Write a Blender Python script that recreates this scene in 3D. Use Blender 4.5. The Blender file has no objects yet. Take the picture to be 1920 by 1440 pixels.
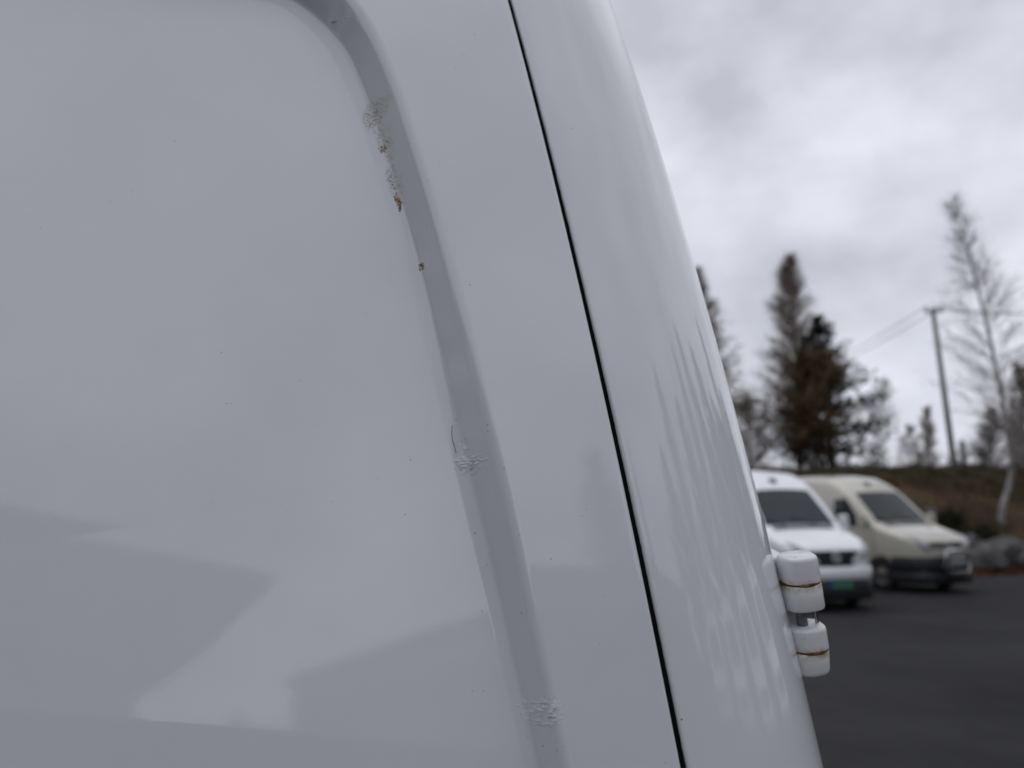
import bpy, bmesh, math, random
from mathutils import Vector, Matrix, noise
import numpy as np
random.seed(7)
rnd = random.Random(11)
SC = bpy.context.scene
COL = SC.collection
R = math.radians

# ------------------------------------------------------------------ camera
F_PX, CX, CY = 1332.0, 960.0, 720.0          # a phone's main lens, in pixels of the 1920 x 1440 photograph
EYE = Vector((0.0, 0.0, 1.70))
PITCH, ROLL = R(10.9), R(1.0)
fw = Vector((0, math.cos(PITCH), math.sin(PITCH)))
r0 = Vector((1, 0, 0)); u0 = r0.cross(fw)
rt = r0 * math.cos(ROLL) + u0 * math.sin(-ROLL)
up = r0 * math.sin(ROLL) + u0 * math.cos(ROLL)
cam_d = bpy.data.cameras.new('camera'); cam = bpy.data.objects.new('camera', cam_d); COL.objects.link(cam)
M3 = Matrix((rt, up, -fw)).transposed()
cam.matrix_world = Matrix.Translation(EYE) @ M3.to_4x4()
cam_d.sensor_width = 36.0; cam_d.lens = F_PX / 1920 * 36.0
cam_d.clip_start = 0.02; cam_d.clip_end = 2000
cam_d.dof.use_dof = True; cam_d.dof.focus_distance = 0.475; cam_d.dof.aperture_fstop = 4.8
SC.camera = cam

# ------------------------------------------------------------------ sky, sun, exposure
SUN_EL, SUN_AZ = R(72), R(-32)                # azimuth measured from +Y towards +X
w = bpy.data.worlds.new('World'); SC.world = w; w.use_nodes = True
nt = w.node_tree; nt.nodes.clear(); N = nt.nodes.new; L = nt.links.new
out = N('ShaderNodeOutputWorld'); bg = N('ShaderNodeBackground'); L(bg.outputs[0], out.inputs[0])
bg.inputs['Strength'].default_value = 0.1
sky = N('ShaderNodeTexSky'); sky.sky_type = 'NISHITA'; sky.sun_disc = False
sky.sun_elevation = SUN_EL; sky.sun_rotation = SUN_AZ
tc = N('ShaderNodeTexCoord'); sep = N('ShaderNodeSeparateXYZ'); L(tc.outputs['Generated'], sep.inputs[0])
def wmath(op, a, b):
    m = N('ShaderNodeMath'); m.operation = op
    for i, s in enumerate((a, b)):
        if s is None: continue
        if isinstance(s, (int, float)): m.inputs[i].default_value = s
        else: L(s, m.inputs[i])
    return m.outputs[0]
mp = N('ShaderNodeMapping'); mp.inputs['Location'].default_value = (0.35, 0.6, 0.2); mp.inputs['Scale'].default_value = (1.0, 1.0, 1.5)
L(tc.outputs['Generated'], mp.inputs[0])
n1 = N('ShaderNodeTexNoise'); n1.inputs['Scale'].default_value = 2.7; n1.inputs['Detail'].default_value = 6
n1.inputs['Roughness'].default_value = 0.5; n1.inputs['Distortion'].default_value = 0.0; L(mp.outputs[0], n1.inputs['Vector'])
cr = N('ShaderNodeValToRGB'); L(n1.outputs['Fac'], cr.inputs[0])
e = cr.color_ramp.elements
e[0].position = 0.36; e[0].color = (0.55, 0.562, 0.625, 1)
e[1].position = 0.64; e[1].color = (0.985, 1.0, 1.075, 1)
m_ = cr.color_ramp.elements.new(0.5); m_.color = (0.765, 0.78, 0.86, 1)
sc10 = N('ShaderNodeVectorMath'); sc10.operation = 'SCALE'; sc10.inputs['Scale'].default_value = 10.0
L(cr.outputs[0], sc10.inputs[0])
mix = N('ShaderNodeMix'); mix.data_type = 'RGBA'; mix.inputs['Factor'].default_value = 0.93
L(sky.outputs[0], mix.inputs['A']); L(sc10.outputs[0], mix.inputs['B']); L(mix.outputs['Result'], bg.inputs['Color'])

sd = bpy.data.lights.new('sun', 'SUN'); sd.energy = 0.5; sd.angle = R(40); sd.color = (1.0, 0.97, 0.93)
sun = bpy.data.objects.new('sun', sd); COL.objects.link(sun)
sdir = Vector((math.sin(SUN_AZ) * math.cos(SUN_EL), math.cos(SUN_AZ) * math.cos(SUN_EL), math.sin(SUN_EL)))
sun.rotation_euler = sdir.to_track_quat('Z', 'Y').to_euler()
SC.view_settings.view_transform = 'Standard'; SC.view_settings.look = 'None'
SC.view_settings.exposure = 0.0; SC.view_settings.gamma = 1.0; SC.view_settings.use_curve_mapping = False

# ------------------------------------------------------------------ helpers
def ray(px, py):
    return (rt * ((px - CX) / F_PX) + up * ((CY - py) / F_PX) + fw).normalized()
def at(px, py, Y):                            # the point at distance Y ahead seen at a pixel
    d = ray(px, py); return EYE + d * (Y / d.y)
def ground_at(px, Y, z=0.0):                  # a standing point at distance Y in the direction of a pixel column
    lo, hi = -3000.0, 4500.0
    for _ in range(50):
        m = (lo + hi) / 2
        if at(px, m, Y).z > z: lo = m
        else: hi = m
    return at(px, lo, Y)
def project(P):
    q = P - EYE; zz = q.dot(fw); return (CX + F_PX * q.dot(rt) / zz, CY - F_PX * q.dot(up) / zz)
def nlin(t): return t * t * (3 - 2 * t)

class MB:
    def __init__(s): s.v = []; s.f = []
    def add(s, vs, fs):
        o = len(s.v); s.v.extend([tuple(p) for p in vs]); s.f.extend([tuple(i + o for i in f) for f in fs])
    def grid(s, rows, closed=False):
        nr, nc = len(rows), len(rows[0]); fs = []
        for i in range(nr - 1):
            for j in range(nc - 1 if not closed else nc):
                k = (j + 1) % nc
                fs.append((i * nc + j, i * nc + k, (i + 1) * nc + k, (i + 1) * nc + j))
        s.add([p for r in rows for p in r], fs)
    def tube(s, pts, rad, n=6, cap=True):
        pts = [Vector(p) for p in pts]; rows = []
        if not hasattr(rad, '__len__'): rad = [rad] * len(pts)
        a = None
        for i, p in enumerate(pts):
            d = (pts[min(i + 1, len(pts) - 1)] - pts[max(i - 1, 0)]).normalized()
            if a is None: a = d.orthogonal().normalized()
            else:
                a = a - d * a.dot(d); a = a.normalized() if a.length > 1e-6 else d.orthogonal().normalized()
            b = d.cross(a)
            rows.append([p + (a * math.cos(2 * math.pi * k / n) + b * math.sin(2 * math.pi * k / n)) * rad[i] for k in range(n)])
        o = len(s.v); s.grid(rows, True)
        if cap: s.f.append(tuple(o + k for k in reversed(range(n)))); s.f.append(tuple(o + (len(rows) - 1) * n + k for k in range(n)))
    def box(s, c, e, rot=None):
        c = Vector(c); e = Vector(e) / 2; vs = []
        for x in (-1, 1):
            for y in (-1, 1):
                for z in (-1, 1):
                    p = Vector((x * e.x, y * e.y, z * e.z)); vs.append(c + (rot @ p if rot else p))
        s.add(vs, [(0, 1, 3, 2), (4, 6, 7, 5), (0, 4, 5, 1), (2, 3, 7, 6), (0, 2, 6, 4), (1, 5, 7, 3)])
    def lathe(s, prof, n, org, axis, ref=None):
        axis = Vector(axis).normalized(); a = ref or axis.orthogonal().normalized(); b = axis.cross(a)
        s.grid([[Vector(org) + axis * h + (a * math.cos(2 * math.pi * k / n) + b * math.sin(2 * math.pi * k / n)) * max(r, 1e-5) for k in range(n)] for r, h in prof], True)
    def build(s, name, mat, parent=None, smooth=False, bevel=0.0, sharp=None):
        me = bpy.data.meshes.new(name); me.from_pydata(s.v, [], s.f); me.validate(); me.update()
        o = bpy.data.objects.new(name, me); COL.objects.link(o)
        if mat: me.materials.append(mat)
        if smooth: me.polygons.foreach_set('use_smooth', [True] * len(me.polygons))
        if sharp is not None: me.set_sharp_from_angle(angle=R(sharp))
        if bevel:
            b = o.modifiers.new('bevel', 'BEVEL'); b.width = bevel; b.segments = 2; b.limit_method = 'ANGLE'; b.angle_limit = R(40)
        if parent: o.parent = parent
        return o
def tag(o, label=None, cat=None, group=None, kind=None):
    if label: o['label'] = label
    if cat: o['category'] = cat
    if group: o['group'] = group
    if kind: o['kind'] = kind
    return o
def empty(name, loc=(0, 0, 0), rz=0.0):
    o = bpy.data.objects.new(name, None); COL.objects.link(o); o.location = loc; o.rotation_euler = (0, 0, rz); o.empty_display_size = 0.2
    return o

class Mat:
    def __init__(s, name):
        s.m = bpy.data.materials.new(name); s.m.use_nodes = True; s.t = s.m.node_tree; s.b = s.t.nodes['Principled BSDF']
    def n(s, k): return s.t.nodes.new(k)
    def l(s, a, b): s.t.links.new(a, b)
    def set(s, **k):
        for a, v in k.items(): s.b.inputs[a.replace('_', ' ')].default_value = v
        return s
    def noise(s, scale, detail=4, coord='Object', rough=0.55, dist=0.0):
        if not hasattr(s, 'tc'): s.tc = s.n('ShaderNodeTexCoord')
        x = s.n('ShaderNodeTexNoise'); x.inputs['Scale'].default_value = scale; x.inputs['Detail'].default_value = detail
        x.inputs['Roughness'].default_value = rough; x.inputs['Distortion'].default_value = dist
        s.l(s.tc.outputs[coord], x.inputs['Vector']); return x.outputs['Fac']
    def ramp(s, fac, stops):
        r = s.n('ShaderNodeValToRGB'); s.l(fac, r.inputs[0]); el = r.color_ramp.elements
        while len(el) > 2: el.remove(el[-1])
        for i, (p, c) in enumerate(stops):
            q = el[i] if i < 2 else el.new(p)
            q.position = p; q.color = (*c, 1) if len(c) == 3 else c
        return r.outputs[0]
    def color(s, sock): s.l(sock, s.b.inputs['Base Color']); return s
    def bump(s, fac, strength=0.3, dist=0.01):
        b = s.n('ShaderNodeBump'); b.inputs['Strength'].default_value = strength; b.inputs['Distance'].default_value = dist
        s.l(fac, b.inputs['Height']); s.l(b.outputs[0], s.b.inputs['Normal']); return s
def simple(name, c, rough=0.5, metal=0.0, scale=None, var=0.25, bump=0.0, bdist=0.01, detail=4, spec=0.5):
    m = Mat(name).set(Roughness=rough, Metallic=metal, Specular_IOR_Level=spec)
    if scale:
        f = m.noise(scale, detail)
        m.color(m.ramp(f, [(0.3, tuple(x * (1 - var) for x in c)), (0.7, tuple(min(1, x * (1 + var)) for x in c))]))
        if bump: m.bump(f, bump, bdist)
    else: m.b.inputs['Base Color'].default_value = (*c, 1)
    return m.m

# ------------------------------------------------------------------ materials
def car_paint(name, c, near=False):
    m = Mat(name).set(Roughness=0.32, Coat_Weight=1.0, Coat_Roughness=0.02, Specular_IOR_Level=0.2, Coat_IOR=1.62)
    if near:                                   # orange peel, faint film of road dust
        d = m.noise(7, 6, rough=0.65); m.color(m.ramp(d, [(0.25, tuple(x * 0.955 for x in c)), (0.6, c), (0.85, (c[0], c[1] * 0.995, c[2] * 0.97))]))
        f = m.noise(420, 2); b = m.n('ShaderNodeBump'); b.inputs['Strength'].default_value = 0.05; b.inputs['Distance'].default_value = 0.0004
        wv = m.noise(22, 2); b2 = m.n('ShaderNodeBump'); b2.inputs['Strength'].default_value = 1.0; b2.inputs['Distance'].default_value = 0.00006
        m.l(wv, b2.inputs['Height']); m.l(b2.outputs[0], b.inputs['Normal'])
        m.l(f, b.inputs['Height']); m.l(b.outputs[0], m.b.inputs['Coat Normal'])
    else: m.b.inputs['Base Color'].default_value = (*c, 1)
    return m.m
MAT = {}
MAT['paint'] = car_paint('white_van_paint', (0.81, 0.825, 0.845), True)
MAT['white'] = car_paint('white_paint', (0.82, 0.83, 0.84))
MAT['beige'] = car_paint('beige_paint', (0.49, 0.47, 0.395))
MAT['rubber'] = simple('black_rubber', (0.006, 0.006, 0.006), 0.9, scale=60, var=0.3, spec=0.1)
MAT['black'] = simple('black_plastic', (0.013, 0.014, 0.017), 0.5, scale=30, var=0.2)
MAT['tyre'] = simple('tyre_rubber', (0.012, 0.012, 0.013), 0.85, scale=20)
MAT['rim'] = simple('steel_rim', (0.10, 0.10, 0.105), 0.5, 0.7, scale=12)
MAT['badge'] = simple('badge_silver', (0.62, 0.62, 0.63), 0.35, 0.3)
MAT['chrome'] = simple('chrome', (0.45, 0.45, 0.46), 0.22, 1.0)
MAT['glass'] = simple('dark_glass', (0.020, 0.026, 0.030), 0.08, spec=0.35)
MAT['sideglass'] = simple('side_glass', (0.008, 0.014, 0.016), 0.06, spec=0.35)
MAT['lamp'] = simple('lamp_lens', (0.42, 0.43, 0.44), 0.12)
MAT['greenplate'] = simple('green_plate', (0.05, 0.17, 0.10), 0.4)
MAT['blueband'] = simple('blue_band', (0.03, 0.06, 0.25), 0.4)
MAT['greyplate'] = simple('grey_plate', (0.25, 0.25, 0.26), 0.45)
MAT['cowl'] = simple('cowl_plastic', (0.10, 0.11, 0.115), 0.6)

# ================================================================== THE SETTING
def bank_h(x, y):
    base = 21.0 + 0.05 * (x - 8) + 0.7 * math.sin(x * 0.35)
    t = min(1, max(0, (y - base) / 8.0)); h = 3.45 * (t ** 0.85 * 0.55 + nlin(t) * 0.45)
    if t > 0:
        h += t * 0.16 * noise.noise((x * 0.5, y * 0.5, 0)) + min(1, t * 3) * 0.12 * noise.noise((x * 1.7, y * 1.7, 3))
    h += 0.01 * max(0, y - 29) * max(0, 1 - max(0, y - 29) / 200)
    return h
def ground_z(x, y): return bank_h(x, y) if y > 18 else 0.0
def steps(a, b, n): return [a + (b - a) * i / n for i in range(n + 1)]
xs = steps(-400, -30, 14)[:-1] + steps(-30, -2, 14)[:-1] + steps(-2, 30, 90)[:-1] + steps(30, 400, 14)
ys = steps(-400, -20, 8)[:-1] + steps(-20, 19, 6)[:-1] + steps(19, 33, 48)[:-1] + steps(33, 70, 14)[:-1] + steps(70, 500, 10)
g = MB(); g.grid([[(x, y, ground_z(x, y) - 0.004) for x in xs] for y in ys])
mg = Mat('bank_soil').set(Roughness=0.95, Specular_IOR_Level=0.15)
big = mg.noise(0.55, 5, 'Object', 0.6, 0.6); 
mg.color(mg.ramp(big, [(0.32, (0.018, 0.012, 0.008)), (0.45, (0.050, 0.027, 0.015)), (0.55, (0.068, 0.044, 0.023)), (0.7, (0.078, 0.064, 0.031))]))
mg.bump(mg.noise(6, 6), 0.6, 0.08)
tag(g.build('ground', mg.m, smooth=True), kind='structure')

lot = MB(); n_l = 40
front = [(x, 20.6 + 0.05 * (x - 8) + 0.7 * math.sin(x * 0.35) + 0.25 * noise.noise((x * 0.8, 0, 5))) for x in steps(-60, 60, 160)]
lot.grid([[(x, -60, 0.0) for x, y in front], [(x, 18.5, 0.0) for x, y in front], [(x, min(y, 22.6), 0.0) for x, y in front]])
ma = Mat('asphalt').set(Roughness=0.85, Specular_IOR_Level=0.15)
ma.color(ma.ramp(ma.noise(0.5, 8, rough=0.7), [(0.3, (0.012, 0.012, 0.0132)), (0.5, (0.022, 0.022, 0.024)), (0.72, (0.034, 0.034, 0.037))])); ma.bump(ma.noise(90, 3), 0.5, 0.006)
tag(lot.build('asphalt_lot', ma.m), kind='structure')

# ================================================================== THE NEAR WHITE VAN
PHI, TAU, KV, KH = R(15), R(7.5), 0.20, 0.06
tv = Vector((math.cos(PHI), math.sin(PHI), 0))
nv = Vector((math.sin(PHI) * math.cos(TAU), -math.cos(PHI) * math.cos(TAU), math.sin(TAU)))
uv = nv.cross(tv) * -1
if uv.z < 0: uv = -uv
P0 = EYE + ray(1130, 720) * (0.485 / ray(1130, 720).dot(fw))
def woff(s, v): return -KV * v * v / 2 - KH * s * s / 2
def nrm(s, v): return (nv + uv * (KV * v) + tv * (KH * s)).normalized()
def surf(s, v, h=0.0): return P0 + tv * s + uv * v + nv * woff(s, v) + nrm(s, v) * h
def pix(px, py):                              # where a pixel's ray meets the curved panel
    d = ray(px, py); h = 0.0
    for _ in range(12):
        t = ((P0 + nv * h) - EYE).dot(nv) / d.dot(nv); q = EYE + d * t - P0
        s, v = q.dot(tv), q.dot(uv); h = woff(s, v)
    return s, v
def spline(pts, n):                           # Catmull-Rom through points, n samples a span
    P = [Vector(p) for p in pts]; P = [P[0] * 2 - P[1]] + P + [P[-1] * 2 - P[-2]]; o = []
    for i in range(1, len(P) - 2):
        for k in range(n):
            t = k / n; a, b, c, d = P[i - 1], P[i], P[i + 1], P[i + 2]
            o.append(0.5 * (2 * b + (c - a) * t + (2 * a - 5 * b + 4 * c - d) * t * t + (3 * b - a - 3 * c + d) * t ** 3))
    o.append(P[-2]); return o
def resample(pts, n):
    L_ = [0]
    for a, b in zip(pts, pts[1:]): L_.append(L_[-1] + (b - a).length)
    o = []; j = 0
    for i in range(n + 1):
        t = L_[-1] * i / n
        while j < len(pts) - 2 and L_[j + 1] < t: j += 1
        f = (t - L_[j]) / max(1e-9, L_[j + 1] - L_[j]); o.append(pts[j].lerp(pts[j + 1], min(1, f)))
    return o
def smooth_pts(p, it):
    for _ in range(it): p = [p[0]] + [(p[i - 1] + p[i] * 2 + p[i + 1]) / 4 for i in range(1, len(p) - 1)] + [p[-1]]
    return p
V_TOP, V_BOT, S_LEFT = 0.95, -1.15, -2.2
gap_px = [(958, 0), (998, 160), (1012, 208), (1073.6, 450), (1129, 700), (1206, 1050), (1233, 1180), (1284, 1440)]
gap_sv = [pix(*p) for p in gap_px]
gc = np.polyfit([v for s, v in gap_sv], [s for s, v in gap_sv], 2)
def gap_s(v):
    vv = min(0.45, max(-0.4, v)); base = gc[0] * vv * vv + gc[1] * vv + gc[2]
    return base + (v - vv) * (2 * gc[0] * vv + gc[1])
def gap_half(v): return 0.00185 - 0.0009 * v

van = empty('white_van', (P0 + tv * -1.5).xyz * Vector((1, 1, 0)) if False else (P0.x, P0.y, 0.0))
tag(van, 'big white van in close up with a rounded corner, pressed groove and white hinge', 'van')
def near(mb, name, mat, parent=None, **k):
    o = mb.build(name, mat, None, **k); p = parent or van
    o.parent = p
    o.matrix_parent_inverse = Matrix.Translation(Vector((-P0.x, -P0.y, 0.0))) if p is van else Matrix.Identity(4)
    return o

# stamped loop: the outer edge of the pressed groove
tr = [(350, -135), (480, -117), (560, -88), (622, -45), (665, 0), (697, 44), (727, 108), (756, 181), (782, 262), (808, 344), (827, 408), (868, 560), (912, 740), (944, 870), (987, 1060), (1027, 1250), (1068, 1440)]
vis = smooth_pts(resample(spline([Vector((*pix(*p), 0)) for p in tr], 12), 420), 60)
bot_dir = (vis[-1] - vis[-40]).normalized()
low = [vis[-1] + bot_dir * d for d in steps(0.004, 0.28, 20)]
c0 = low[-1] + bot_dir * 0.1
arc = [Vector((low[-1].x - 0.12 + 0.12 * math.cos(a), low[-1].y - 0.12 * math.sin(a), 0)) for a in steps(0.1, math.pi / 2, 10)]
vb = arc[-1].y; vt = vis[0].y
botl = [Vector((x, vb, 0)) for x in steps(arc[-1].x - 0.05, -1.25, 14)]
larc = [Vector((-1.25 - 0.12 * math.sin(a), vb + 0.12 - 0.12 * math.cos(a), 0)) for a in steps(0.15, math.pi / 2, 8)]
left = [Vector((-1.37, v_, 0)) for v_ in steps(vb + 0.2, vt - 0.2, 12)]
tarc = [Vector((-1.25 - 0.12 * math.cos(a), vt - 0.12 + 0.12 * math.sin(a), 0)) for a in steps(0.1, math.pi / 2, 8)]
topl = [Vector((x, vt, 0)) for x in steps(-1.2, vis[0].x - 0.03, 16)]
loop = vis + low + arc + botl + larc + left + tarc + topl
nl = len(loop)
# inward profile: (distance in from the outer edge, depth), metres
def step_profile():
    ang = [(-0.004, 0), (-0.0025, 0), (0.0065, 57), (0.0165, 57), (0.0205, 20), (0.0272, 15), (0.0290, 0), (0.034, 0)]   # slope in degrees along the way in
    o = []; h = 0.0; d = -0.004; st_ = 0.0006
    while d < 0.0325:
        o.append((d, h)); a = np.interp(d + st_ / 2, [q[0] for q in ang], [q[1] for q in ang]); h -= math.tan(R(float(a))) * st_; d += st_
    return o
prof = step_profile()
def inward(i):
    a, b = loop[(i - 1) % nl], loop[(i + 1) % nl]; d = (b - a).normalized(); return Vector((d.y, -d.x, 0))   # clockwise loop: inside is to the right
inw = [inward(i) for i in range(nl)]
for _ in range(3): inw = [(inw[i - 1] + inw[i] * 2 + inw[(i + 1) % nl]).normalized() for i in range(nl)]
ctr = Vector((-0.62, (vb + vt) / 2, 0))
ia, ib = 0, len(vis) + len(low)               # loop samples that face the panel gap
vy = [project(surf(p.x, p.y))[1] for p in vis]
wk = [float(np.interp(y, [-60, 100, 870, 1400], [1.06, 1.05, 0.93, 0.76])) for y in vy] + [0.76] * (len(low) + len(arc) + len(botl)) + [0.76 + 0.30 * k / (len(larc) + len(left)) for k in range(len(larc) + len(left))] + [1.06] * (len(tarc) + len(topl))   # the step is narrower lower down
def outer_pt(i):
    p = loop[i]
    if i < len(vis):
        v = p.y
        if v > 0.30:                          # rounding the top corner: fan out to the roof edge
            f = i / max(1, next(k for k in range(len(vis)) if vis[k].y <= 0.30)); v_ = V_TOP + (0.30 - V_TOP) * f ** 1.0
            vv = 0.45 + (V_TOP - 0.45) * max(0, 1 - f * 1.6) ** 1.3 if f < 0.625 else 0.30 + 0.15 * (1 - (f - 0.625) / 0.375)
            return Vector((gap_s(vv) - gap_half(vv) - 0.0022, vv, 0))
        return Vector((gap_s(v) - gap_half(v) - 0.0022, v, 0))
    if i < ib:
        f = (i - len(vis) + 1) / len(low); v0 = vis[-1].y; v = v0 + (V_BOT - v0) * f
        return Vector((gap_s(v) - gap_half(v) - 0.0022, v, 0))
    k = i - ib
    if k < len(arc) + len(botl):
        f = (k + 1) / (len(arc) + len(botl)); sB = gap_s(V_BOT) - gap_half(V_BOT) - 0.0022; return Vector((sB + (S_LEFT - sB) * f, V_BOT, 0))
    k -= len(arc) + len(botl); m_n = len(larc) + len(left)
    if k < m_n: return Vector((S_LEFT, V_BOT + (V_TOP - V_BOT) * (k + 1) / m_n, 0))
    k -= m_n; m_n = len(tarc) + len(topl); sT = gap_s(V_TOP) - gap_half(V_TOP) - 0.0022
    return Vector((S_LEFT + (sT - S_LEFT) * (k + 1) / m_n, V_TOP, 0))
outs = [outer_pt(i) for i in range(nl)]
rows = []
for i in range(nl):
    p, q, iv = loop[i], outs[i], inw[i]; e0 = p - iv * 0.004; row = []
    ed = Vector((0.0022, 0, 0)) if i < ib else Vector((0, 0, 0))
    if i < ib:                                # rolled edge and return flange at the gap
        row += [surf(q.x + 0.0022, q.y, -0.014)] + [surf(q.x + 0.0022 * math.sin(a), q.y, 0.0022 * (math.cos(a) - 1)) for a in steps(math.pi / 2, 0, 5)]
    else: row += [surf(q.x, q.y, -0.02)] + [surf(q.x, q.y, 0)] * 6
    for t in steps(0.03, 1, 13)[:-1]: c = q.lerp(e0, t); row.append(surf(c.x, c.y))
    for d, h in prof: c = p + iv * d * wk[i]; row.append(surf(c.x, c.y, h * wk[i]))
    c1 = p + iv * prof[-1][0] * wk[i]
    for t in [0.02, 0.05, 0.1, 0.17, 0.25, 0.33, 0.42, 0.52, 0.62, 0.72, 0.82, 0.91, 1.0]:
        c = c1.lerp(ctr, t); row.append(surf(c.x, c.y, prof[-1][1] * (wk[i] + (0.9 - wk[i]) * nlin(t))))
    rows.append(row)
rows.append(rows[0])
pb = MB(); pb.grid(rows)
body_panel = near(pb, 'body_panel', MAT['paint'], smooth=True)
def groove_h(s, v):                           # height of the pressed panel at (s, v): for things that lie on it
    best = min(range(len(vis)), key=lambda i: (vis[i].x - s) ** 2 + (vis[i].y - v) ** 2)
    k = wk[best]; d = (Vector((s, v, 0)) - vis[best]).dot(inw[best]) / k
    if d <= prof[0][0]: return 0.0
    for (a, ha), (b, hb) in zip(prof, prof[1:]):
        if a <= d <= b: return (ha + (hb - ha) * (d - a) / (b - a)) * k
    t = min(1, max(0, (d - prof[-1][0]) * k / max(1e-6, (ctr - vis[best]).length))); return prof[-1][1] * (k + (0.9 - k) * nlin(t))
def pixd(px, py):                             # where a pixel's ray meets the pressed panel, depth included
    d = ray(px, py); s, v = pix(px, py); h = groove_h(s, v)
    for _ in range(7):
        h_ = h + woff(s, v); t = ((P0 + nv * h_) - EYE).dot(nv) / d.dot(nv); q = EYE + d * t - P0; s, v = q.dot(tv), q.dot(uv); h = (h + groove_h(s, v)) / 2
    return s, v
# corner panel: from the gap round to the far face
sil_px = [(1128, 0), (1170, 110), (1201, 190), (1246, 335), (1290, 490), (1330, 615), (1371, 750), (1405, 880), (1440, 1030), (1475, 1160), (1502, 1275), (1537, 1440)]
A_END, POW = R(90), 1.2
def corner_section(v, l0, n=46):
    s = gap_s(v) + gap_half(v); wv = 0.0; o = []; th_p = 0; ll = 0
    for i in range(n + 1):
        o.append((s, wv, (i / n) ** POW * A_END)); th = ((i + 0.5) / n) ** POW * A_END; dl = l0 / n
        s += math.cos(th) * dl; wv -= math.sin(th) * dl
    return o
def cpt(v, s, wv, h=0, th=0):
    return P0 + tv * s + uv * v + nv * (woff(0, v) + wv) + (nv * math.cos(th) + tv * math.sin(th)) * h
fit = []
for sx, sy in sil_px:
    v = pix(sx - 60, sy)[1] * 1.06
    lo, hi = 0.03, 0.6
    for _ in range(30):
        m = (lo + hi) / 2
        best = max((cpt(v, s, wv) for s, wv, th in corner_section(v, m)), key=lambda P: project(P)[0]); px, py = project(best)
        target = np.interp(py, [b for a, b in sil_px], [a for a, b in sil_px])
        if px < target: lo = m
        else: hi = m
    fit.append((v, m))
lc = np.polyfit([a for a, b in fit], [b for a, b in fit], 2)
def l_of(v):
    vv = min(0.45, max(-0.4, v)); return lc[0] * vv * vv + lc[1] * vv + lc[2] + (v - vv) * (2 * lc[0] * vv + lc[1]) * 0.6
print('corner length', [(round(a, 3), round(b, 3), round(l_of(a), 3)) for a, b in fit])
vs = steps(V_BOT, -0.5, 12)[:-1] + steps(-0.5, 0.5, 320)[:-1] + steps(0.5, V_TOP, 10)
rows = []
FAR = 1.85
def edge_j(v): return 0.00022 * noise.noise((v * 60, 2, 0)) + 0.00016 * noise.noise((v * 260, 5, 0))
for v in vs:
    sec = corner_section(v, l_of(v)); s0 = sec[0][0]; row = [cpt(v, s0 + edge_j(v), -0.014)]
    row += [cpt(v, s0 + edge_j(v) + 0.0022 * (1 - math.sin(a)), 0.0022 * (math.cos(a) - 1)) for a in steps(math.pi / 2, 0, 5)[:-1]]
    row += [cpt(v, s + 0.0022, wv) for s, wv, th in sec]
    se, we, _ = sec[-1]
    for d in (0.02, 0.06, 0.12, 0.3, 0.8, FAR): row.append(cpt(v, se + 0.0022, we - d))
    rows.append(row)
cb = MB(); cb.grid(rows); near(cb, 'corner_panel', MAT['paint'], smooth=True)
# black seal, raised near the gap mouth so the gap reads as deep shade
sb = MB(); sb.grid([[surf(gap_s(v) + a, v, h) for a, h in ((-0.004, -0.014), (-0.0042, -0.0026), (-0.001, -0.0034), (0.001, -0.0034), (0.0042, -0.0026), (0.004, -0.014))] for v in vs])
near(sb, 'door_seal', MAT['rubber'], smooth=True)

# rest of the body, out of the frame: roof, far walls, underside, wheels
def loc(s, v, d): return P0 + tv * s + uv * v + nv * (woff(0, v) - d)
seT = gap_s(V_TOP) + 0.1; seB = gap_s(V_BOT) + l_of(V_BOT) * 0.72; LEN = 5.4
rb = MB(); rr = []
for s in steps(seT, -LEN, 16):
    rr.append([loc(s, V_TOP + 0.10 * math.sin(math.pi * k / 12) ** 0.5, 0.0 + FAR * k / 12) for k in range(13)])
rb.grid(rr); near(rb, 'roof', MAT['paint'], smooth=True)
wb = MB()
wb.grid([[loc(S_LEFT + 0.003, v, 0.004), loc(-LEN, v, 0.004), loc(-LEN, v, FAR + 0.1), loc(seT, v, FAR + 0.1)] for v in steps(V_BOT, V_TOP, 10)])
near(wb, 'body_shell', MAT['paint'])
ub = MB(); ub.grid([[loc(s, V_BOT, d) for d in (0.02, FAR + 0.1)] for s in (seB, -LEN)]); near(ub, 'underbody', MAT['black'])
def wheel_mb(c, ax, r=0.34, wd=0.22):
    t = MB(); t.lathe([(0.2, -wd / 2), (r - 0.04, -wd / 2), (r, -wd / 2 + 0.04), (r, wd / 2 - 0.04), (r - 0.04, wd / 2), (0.2, wd / 2)], 28, c, ax)
    q = MB(); q.lathe([(0.001, wd / 2 - 0.06), (0.06, wd / 2 - 0.05), (0.08, wd / 2 - 0.07), (0.17, wd / 2 - 0.05), (0.205, wd / 2 - 0.012), (0.205, -wd / 2 + 0.02)], 24, c, ax)
    return t, q
fn = Vector((nv.x, nv.y, 0)).normalized()
for s in (-0.75, -4.3):
    for d in (0.10, FAR - 0.05):
        c = P0 + tv * s - fn * d; c.z = 0.34
        t, q = wheel_mb(c, fn if d < 1 else -fn)
        wo = near(t, 'wheel', MAT['tyre'], smooth=True, sharp=40)
        ro = q.build('rim', MAT['rim'], wo, smooth=True, sharp=40)

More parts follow.
